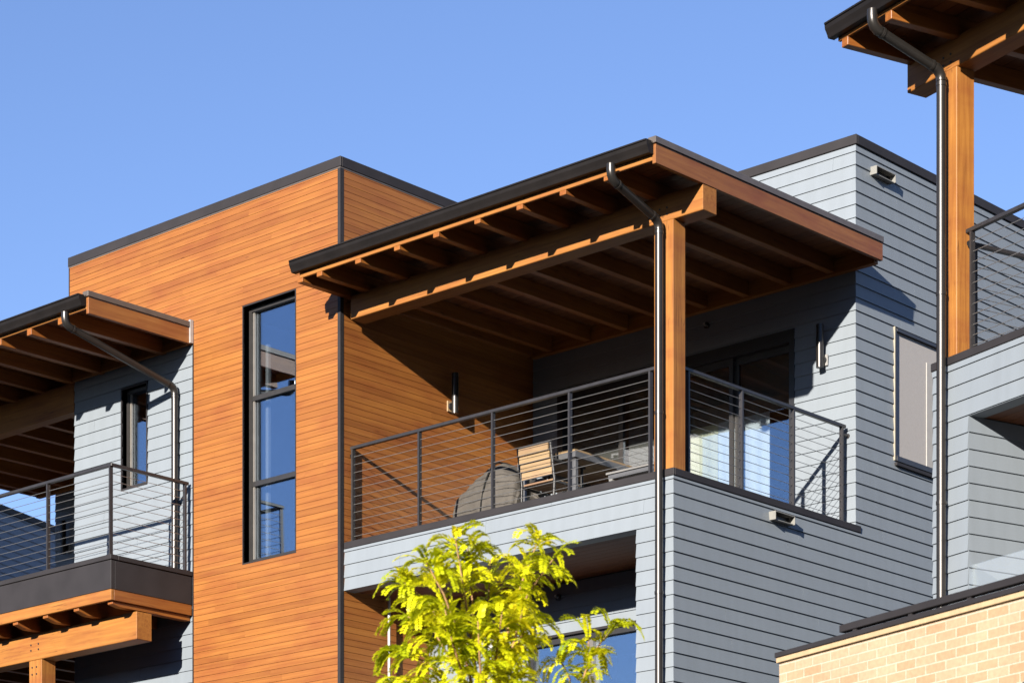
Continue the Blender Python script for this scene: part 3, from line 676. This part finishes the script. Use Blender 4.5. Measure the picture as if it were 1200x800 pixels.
def table():
    t = thing('patio_table', 'dark topped patio table with broad aluminium legs on the balcony', 'table', (-2.55,1.6,ZF))
    x0,x1,y0,y1,h = -3.05,-2.16,.92,2.25,.745
    mm = MB()
    for i in range(8):
        a = x0+(x1-x0)*i/8; mm.box(a+.002,a+(x1-x0)/8-.004,y0,y1,ZF+h-.022,ZF+h)
    mm.build('tabletop', M_SLAT, t)
    mm = MB(); f = .05
    mm.box(x0,x1,y0,y0+.03,ZF+h-.09,ZF+h-.024); mm.box(x0,x1,y1-.03,y1,ZF+h-.09,ZF+h-.024); mm.box(x0,x0+.03,y0+.03,y1-.03,ZF+h-.09,ZF+h-.024); mm.box(x1-.03,x1,y0+.03,y1-.03,ZF+h-.09,ZF+h-.024); mm.build('apron', M_ALU, t)
    for (x,y) in ((x0+.03,y0+.032),(x1-.115,y0+.032),(x0+.03,y1-.09),(x1-.115,y1-.09)):
        mm = MB(); mm.box(x,x+.085,y,y+.055,ZF,ZF+h-.092); mm.build('leg', M_ALU, t, None, .004)
table()
def grill():
    t = thing('covered_grill', 'barbecue grill under a wrinkled gray brown cloth cover by the cedar wall', 'grill', (-3.95,1.35,ZF))
    # cloth: lofted along the grill's length; it sags over the side shelf on the left and peaks over the hood
    mm = MB(); rings = []; cy = 1.30; cx = -3.72; n = 26; rr = random.Random(5)
    st = [(-4.215,.42,.20),(-4.205,.56,.25),(-4.17,.645,.275),(-4.08,.69,.285),(-3.95,.755,.29),(-3.82,.84,.295),(-3.70,.915,.30),(-3.60,.935,.30),(-3.50,.925,.295),(-3.42,.87,.285),(-3.36,.79,.275),(-3.29,.74,.27),(-3.24,.69,.26),(-3.225,.5,.22)]
    n = 60; dense = []
    for i in range(len(st)-1):
        q = 5 if 0 < i < len(st)-2 else 2
        for j in range(q): dense.append(tuple(st[i][c]+(st[i+1][c]-st[i][c])*j/q for c in range(3)))
    dense.append(st[-1])
    for i,(x,h,wd) in enumerate(dense):
        b0 = len(mm.v)
        for k in range(n):
            a = math.pi*k/(n-1)
            py = -math.copysign(abs(math.cos(a))**.5,math.cos(a)); pz = abs(math.sin(a))**.55
            p = Vector((x, cy+wd*py, ZF+.05+(h*.925-.05)*pz)); low = 1-pz
            f1 = noise.noise(Vector((x*9, p.y*2, p.z*2.2)))                       # long hanging folds
            f2 = 1-abs(noise.noise(Vector((x*5+3, p.y*5, p.z*7))))*2              # creases
            out = Vector((0, py*.6, pz)).normalized()
            p += out*(.030*f1*(.4+low) + .018*f2) + Vector((.035*noise.noise(Vector((p.y*6,p.z*5,x*2))),0,0))
            mm.v.append(tuple(p))
        rings.append(b0)
    for i in range(len(rings)-1):
        for k in range(n-1):
            mm.f.append((rings[i]+k,rings[i+1]+k,rings[i+1]+k+1,rings[i]+k+1)); mm.r.append(.5); mm.sm.append(True)
    for q in (rings[0],rings[-1]): mm.f.append(tuple(q+k for k in range(n))); mm.r.append(.5); mm.sm.append(False)
    cv = mm.build('cover', M_COVER, t)
    mm = MB(); pts = [(-3.56-.16*(1-abs(math.sin(math.pi*i/16))), cy-.315*math.copysign(abs(math.cos(math.pi*i/16))**.5,math.cos(math.pi*i/16)), ZF+.06+.835*abs(math.sin(math.pi*i/16))**.55) for i in range(17)]
    mm.tube(pts, .012, 6); mm.build('piping', M_PIPING, t)
    for (x,y) in ((-.36,-.2),(.36,-.2),(-.36,.2),(.36,.2)):
        mm = MB(); mm.tube([(cx+x,cy+y-.02,ZF+.045),(cx+x,cy+y+.02,ZF+.045)], .045, 14); mm.build('caster', M_BLK, t)
grill()

# ================================================================== THE RIGHT BUILDING (turned with the street)
TH = R(16.89)
F3 = Matrix.Translation((4.432,-1.285,0)) @ Matrix.Rotation(-TH,4,'Z')
B3 = thing('apartment_building', 'pale gray sided apartment block at right edge, only its post corner showing', 'building', (1,0,0), 0, None, F3)
clad('gray_front_wall', B3, M_GRAY, F3, (-.487,0), (7,0), (0,-1), 0, 8.696, holes=[(.487,7.0,5.5,8.178)])
clad('recess_side_wall', B3, M_GRAY, F3, (0,0), (0,3.0), (1,0), 5.5, 8.178, m0=1)
m = MB(); m.box(-.484,-.33,.17,4.2,0,8.69); m.build('left_side_wall', M_GRAY, B3, F3)
clad('recess_back_wall', B3, M_GRAY, F3, (0,3.0), (7,3.0), (0,-1), 5.3, 8.178)
m = MB()
for i in range(20): m.box(.02,6.9,.165+i*.14,.165+(i+1)*.14-.004,8.182,8.21)
m.box(.02,6.9,.004,.16,8.182,8.21); m.build('recess_soffit', M_DECK, B3, F3)
m = MB(); m.box(-.32,6.9,.165,4.2,8.3,8.79); m.build('balcony_floor', M_CONC, B3, F3)
m = MB(); m.box(.02,6.9,.165,3.0,5.2,5.6); m.build('balcony_floor', M_CONC, B3, F3)
coping(B3, F3, [(-.505,7.0,-.024,.2),(-.506,-.28,.202,4.2)], 8.70, 8.775)
m = MB(); m.box(-.495,7,-.012,-.0005,8.664,8.697); m.build('band_trim', M_GRAY, B3, F3)
clad('balcony_back_wall', B3, M_GRAY, F3, (2.2,3.4), (7,3.4), (0,-1), 8.8, 13.1)
canopy('high timber canopy at the top right corner on a thick post', F3, -.96, 7.0, -.74, 3.34,
       [-.856+.045,-.19,.43,1.05,1.67,2.29,2.91,3.53,4.15,4.77,5.39,6.01,6.63], (-.878,6.9,.012,.24,11.40,11.675), (-.432,-.172,.003,.215,8.776,11.398), (-.955,6.9), (), GC, fb=.078)
railing('cable railing at the right edge starting from the thick timber post', F3,
        [((-.165,.135),(6.8,.135),[.055,1.3,2.55,3.8,5.05,6.3]), ((-.40,.36),(-.40,3.3),[.06,1.5,2.9])], 9.935, 8.776, GR, (1,.135,8.776),
        ends=[((-.16,.135,9.80),(-.172+.02,.135,9.80))])
downpipe('bronze downpipe beside the thick post of the right hand building', F3, (-.254,-.905,11.73), (-.269,-.095,11.36), 0, GP)
# glass guard in the lower opening
G = thing('glass_guard', 'hazy glass guard panel in the lower opening of the right building', 'glass guard', (1.5,.03,5.6), 0, None, F3)
m = MB(); m.box(.012,3.2,.03,.042,5.6,6.84); m.build('panel', M_GUARD, G, F3)
m = MB(); m.box(.012,3.2,.02,.052,5.6,5.68); m.build('shoe', M_RAIL, G, F3)
# brick block in front of it
BX,BY = 2.185,-3.767
K = thing('brick_building', 'low buff brick block with dark metal coping at the lower right', 'building', (4.5,-2.5,0), 0, None, F3)
m = MB(); m.box(BX,9.5,BY,BY+.3,0,5.222); m.box(BX,BX+.3,BY+.302,-.35,0,5.222); m.box(9.2,9.5,BY+.302,-.35,0,5.222); m.build('brick_wall', M_BRICK, K, F3)
m = MB(); m.box(BX-.018,9.52,BY-.018,BY+.3,5.231,5.268); m.build('sill_course', M_SILL, K, F3, .003)
m = MB(); m.box(BX-.026,9.53,BY-.028,BY+.32,5.270,5.308); m.box(BX-.026,BX+.32,BY+.322,-.35,5.270,5.308); m.build('coping', M_CAP, K, F3, .004)
m = MB(); m.box(BX+.3,9.2,BY+.3,-.35,5.0,5.1); m.build('terrace_floor', M_CONC, K, F3)
m = MB(); m.box(4.86,6.6,BY-.006,BY+.0-.0005,3.3,4.67); m.build('window', M_FRAME, K, F3)
Q = thing('roof_rail', 'dark low rail on small standoffs along the brick coping', 'railing', (5,BY+.12,5.308), 0, None, F3)
m = MB(); m.box(2.905,9.3,BY+.0,BY+.06,5.335,5.388); m.build('rail_bar', M_CAP, Q, F3, .004)
for i in range(9):
    m = MB(); m.box(3.05+.62*i,3.09+.62*i,BY+.01,BY+.05,5.309,5.334); m.build('standoff', M_CAP, Q, F3)

# ================================================================== NEIGHBOUR HOUSE seen through the left deck
F0 = Matrix.Translation((-21.35,7.63,0)) @ Matrix.Rotation(R(19),4,'Z')
B0 = thing('neighbour_house', 'blue gray sided house in shade seen under the left canopy', 'building', (-4,0,0), 0, None, F0)
clad('side_wall', B0, M_BLUE, F0, (0,-9), (0,9), (1,0), 0, 13.1, joints=False, m0=1)
clad('front_wall', B0, M_BLUE, F0, (-9,-9), (0,-9), (0,-1), 0, 13.1, joints=False, m1=1)
m = MB(); m.box(-9,-.2,-8.8,9,0,13.05); m.build('house_body', M_BLUE, B0, F0)
m = MB(); m.box(-.2,.04,-9.04,9.04,13.105,13.22); m.box(-9.04,-.202,-9.04,-8.8,13.105,13.22); m.build('parapet_cap', M_CAP, B0, F0)

# ================================================================== HONEY LOCUST in front
CAM = Vector((16.8143,-21.0664,1.6)); A = R(42.22); FW = Vector((-math.sin(A),math.cos(A),0)); RT = Vector((math.cos(A),math.sin(A),0))
def at(px, py, d):                       # a point of the place, set out from a sight line and a distance
    return CAM + (FW + RT*((px-600)/2983.7))*d + Vector((0,0,(1341.7-py)*d/2983.7))
def tree():
    rnd = random.Random(11)
    d0 = 16.0
    base = at(575, 1341, d0); base.z = 0
    t = thing('honey_locust_tree', 'young yellow green honey locust with feathery leaves in front of the balcony', 'tree', base)
    trunk = MB(); crown = MB()
    fork = Vector((base.x,base.y,3.0))
    trunk.tube([base,base+Vector((.02,.0,1.5)),fork], [.06,.05,.042], 10)
    shoots = []
    def shoot(pts, r0, leaves, lf=1.0):
        trunk.tube(pts, [r0*(1-.75*i/(len(pts)-1)) for i in range(len(pts))], 6, r=.5)
        shoots.append((pts, leaves, lf))
    # (sight-line points from tip back to the fork, depth)
    tips = [((533,640),(542,690),(552,745),(560,810),15.9,26),((548,655),(553,700),(556,770),(562,830),16.1,20),
            ((632,642),(612,690),(596,735),(582,810),16.0,26),((648,668),(618,705),(600,760),(585,830),15.7,20),
            ((500,672),(520,705),(540,750),(556,815),15.6,24),((474,696),(500,712),(528,750),(552,820),16.2,26),
            ((478,735),(508,748),(536,785),(556,840),15.8,24),((468,768),(496,778),(530,805),(556,860),16.3,22),
            ((612,690),(600,730),(588,780),(576,840),16.3,22),((575,668),(572,715),(570,770),(568,830),16.4,22),
            ((620,740),(606,765),(590,800),(574,850),15.7,22),((590,720),(584,755),(578,800),(570,850),15.5,20),
            ((690,752),(688,785),(672,830),(610,900),15.8,18),((722,742),(694,775),(676,830),(612,905),15.9,10),
            ((655,775),(668,800),(660,850),(605,910),16.1,12),((470,800),(500,812),(535,850),(562,910),15.9,20),
            ((520,720),(530,760),(545,800),(560,860),15.3,24),((560,740),(562,780),(566,830),(568,880),15.3,24),
            ((462,806),(490,832),(530,870),(565,930),16.1,18),((600,790),(595,820),(585,860),(575,920),15.5,20)]
    for (a,b,c,e,d,n) in tips:
        lift = 13 if a[1] < 745 else 6
        a = (a[0],a[1]-lift); b = (b[0],b[1]-lift*.7)
        P = [at(*e,d0),at(*c,d*.4+d0*.6),at(*b,d),at(*a,d)]
        shoot([fork.lerp(P[0],.55) if False else fork, P[0], P[1], P[2], P[3]], .014, n)
    for k in range(26):                 # the rest of the crown, below the photograph's frame
        ang = rnd.uniform(0,2*math.pi); rr = rnd.uniform(.5,1.5); z = rnd.uniform(3.0,3.85)
        tip = Vector((base.x+rr*math.cos(ang),base.y+rr*math.sin(ang),z))
        mid = fork.lerp(tip,.55)+Vector((0,0,.15))
        shoot([fork,mid,tip], .016, 20)
    def frond(p, d, length, tone):
        """one pinnate leaf: an arching stalk with close pairs of leaflets"""
        d = d.normalized(); n = max(7,int(length/.0185)); pts = []; q = p.copy(); dd = d.copy(); dr = rnd.uniform(.13,.24)
        for i in range(n):
            pts.append(q.copy()); q = q+dd*(length/n); dd = (dd+Vector((0,0,-dr*(.5+i/n)))).normalized()
        pts.append(q)
        crown.tube([pts[0],pts[n//2],pts[-1]], [.0022,.0016,.001], 3, False, tone*.6)
        tilt = rnd.uniform(-.5,.5)
        for i in range(1,len(pts)):
            ax = (pts[i]-pts[i-1]).normalized()
            side = ax.cross(Vector((0,0,1)))
            if side.length < .2: side = ax.cross(Vector((.6,.8,0)))
            side.normalize(); upv = side.cross(ax)
            side, upv = side*math.cos(tilt)+upv*math.sin(tilt), upv*math.cos(tilt)-side*math.sin(tilt)
            f0 = i/len(pts); L = .039*(.60+1.5*f0*(1-f0))*rnd.uniform(.9,1.1); W = L*.58
            for s in (-1,1):
                f = (side*s + ax*.8 + upv*rnd.uniform(-.3,.05)).normalized()
                w = (ax - f*ax.dot(f)).normalized()
                w = (w+upv*rnd.uniform(-.25,.25)).normalized()
                b = pts[i]; tn = min(1,max(0,tone+rnd.uniform(-.09,.09)))
                crown.face((b, b+f*L*.4+w*W*.5, b+f*L*.8+w*W*.42, b+f*L, b+f*L*.8-w*W*.42, b+f*L*.4-w*W*.5), tn)
    for (pts, nl, lf) in shoots:
        n = len(pts)
        for k in range(int(nl*1.15)):
            s = 1-(rnd.random()**1.35)*.62; s = min(.999,s)
            x = s*(n-1); i = min(n-2,int(x)); p = pts[i].lerp(pts[i+1], x-i)
            ax = (pts[i+1]-pts[i]).normalized()
            a = rnd.uniform(0,2*math.pi); r = Vector((math.cos(a),math.sin(a),rnd.uniform(-.1,.45)))
            d = (r*1.0+ax*rnd.uniform(.2,.9))
            tone = min(1,max(0,rnd.gauss(.6,.2)))
            for rep in range(rnd.choice((1,1,2,2))):        # spur shoots carry a small cluster of leaves
                d2 = (d.normalized()+Vector((rnd.uniform(-.6,.6),rnd.uniform(-.6,.6),rnd.uniform(-.1,.35))))
                frond(p, d2, rnd.uniform(.15,.28), tone)
    trunk.build('trunk', M_BARK, t); crown.build('crown', M_LEAF, t)
tree()

# ================================================================== UNSEEN BLOCKS (added out of view to shade the street and block low sky)
OP = thing('added_shading_row', 'long dark brick townhouse row added unseen behind the viewer to shade the street', 'building', (-15,-42,0))
m = MB(); m.box(-110,70,-52,-38,0,11.2); m.build('brick_wall', plain('dark_brick', (.07,.05,.042), .85, 0, .2, 3), OP)
m = MB(); m.box(-110.1,70.1,-52.1,-37.9,11.204,11.5); m.build('parapet_cap', M_CAP, OP)
for i in range(22):
    for z in (1.2,4.6,8.0):
        m = MB(); x = -106+8*i; m.box(x,x+1.6,-37.999,-37.96,z,z+2.2); m.build('window', M_FRAME, OP)
m = MB(); m.box(32,69.9,-51.9,-38.1,11.51,25); m.build('added_sky_blocker', bpy.data.materials['dark_brick'], OP)  # added height out of view, blocks bright sky beside the sun
RB = thing('added_sky_block', 'gray block added out of view to the right to block low sky', 'building', (16,0,0), 0, None, F3)  # added unseen block, cuts the low sky on the right
m = MB(); m.box(10.5,28,.5,16,0,13); m.build('body', M_BLUE, RB, F3)
m = MB(); m.box(10.45,28.05,.45,16.05,13.004,13.12); m.build('parapet_cap', M_CAP, RB, F3)
# ================================================================== GROUND
m = MB(); m.face(((-1500,-1500,0),(1500,-1500,0),(1500,1500,0),(-1500,1500,0)))
g = m.build('ground', plain('paved_ground', (.135,.11,.08), .85, 0, .2, .4)); g['kind'] = 'structure'
m = MB(); m.box(-120,120,-16.5,-9.5,-.2,.004); o = m.build('road', plain('asphalt', (.05,.05,.052), .85, 0, .2, 2)); o['kind'] = 'structure'

# ================================================================== LIGHT, SKY, CAMERA
SUN = Vector((.285,-.914,.276)).normalized()
el = math.asin(SUN.z); az = math.atan2(SUN.x, SUN.y)
w = bpy.data.worlds.new('World'); SC.world = w; w.use_nodes = True
nt = w.node_tree; bg = nt.nodes['Background']
sk = nt.nodes.new('ShaderNodeTexSky'); sk.sky_type = 'NISHITA'; sk.sun_disc = False
sk.sun_elevation = el; sk.sun_rotation = az; sk.altitude = 300; sk.air_density = 1.0; sk.dust_density = .0; sk.ozone_density = 4.0
hs = nt.nodes.new('ShaderNodeMix'); hs.data_type = 'RGBA'; hs.blend_type = 'MULTIPLY'; hs.inputs[0].default_value = 1; hs.inputs[7].default_value = (1.12,.97,1.06,1); nt.links.new(sk.outputs[0], hs.inputs[6]); nt.links.new(hs.outputs[2], bg.inputs[0]); bg.inputs[1].default_value = .058
sl = bpy.data.lights.new('sun','SUN'); sl.energy = 5.0; sl.angle = R(.55); sl.color = (1,.93,.82)
so = bpy.data.objects.new('sun', sl); COL.objects.link(so); so.location = (20,-40,30)
so.rotation_euler = SUN.to_track_quat('Z','Y').to_euler()
cd = bpy.data.cameras.new('camera'); co = bpy.data.objects.new('camera', cd); COL.objects.link(co)
co.location = CAM; co.rotation_euler = (R(90),0,A)
cd.sensor_width = 36; cd.lens = 2983.7/1200*36; cd.shift_y = 941.7/1200; cd.clip_start = .5; cd.clip_end = 5000
cd.dof.use_dof = True; cd.dof.focus_distance = 28; cd.dof.aperture_fstop = 4.0
SC.camera = co
SC.view_settings.view_transform = 'Standard'; SC.view_settings.look = 'None'; SC.view_settings.gamma = 1; SC.view_settings.exposure = 1.78
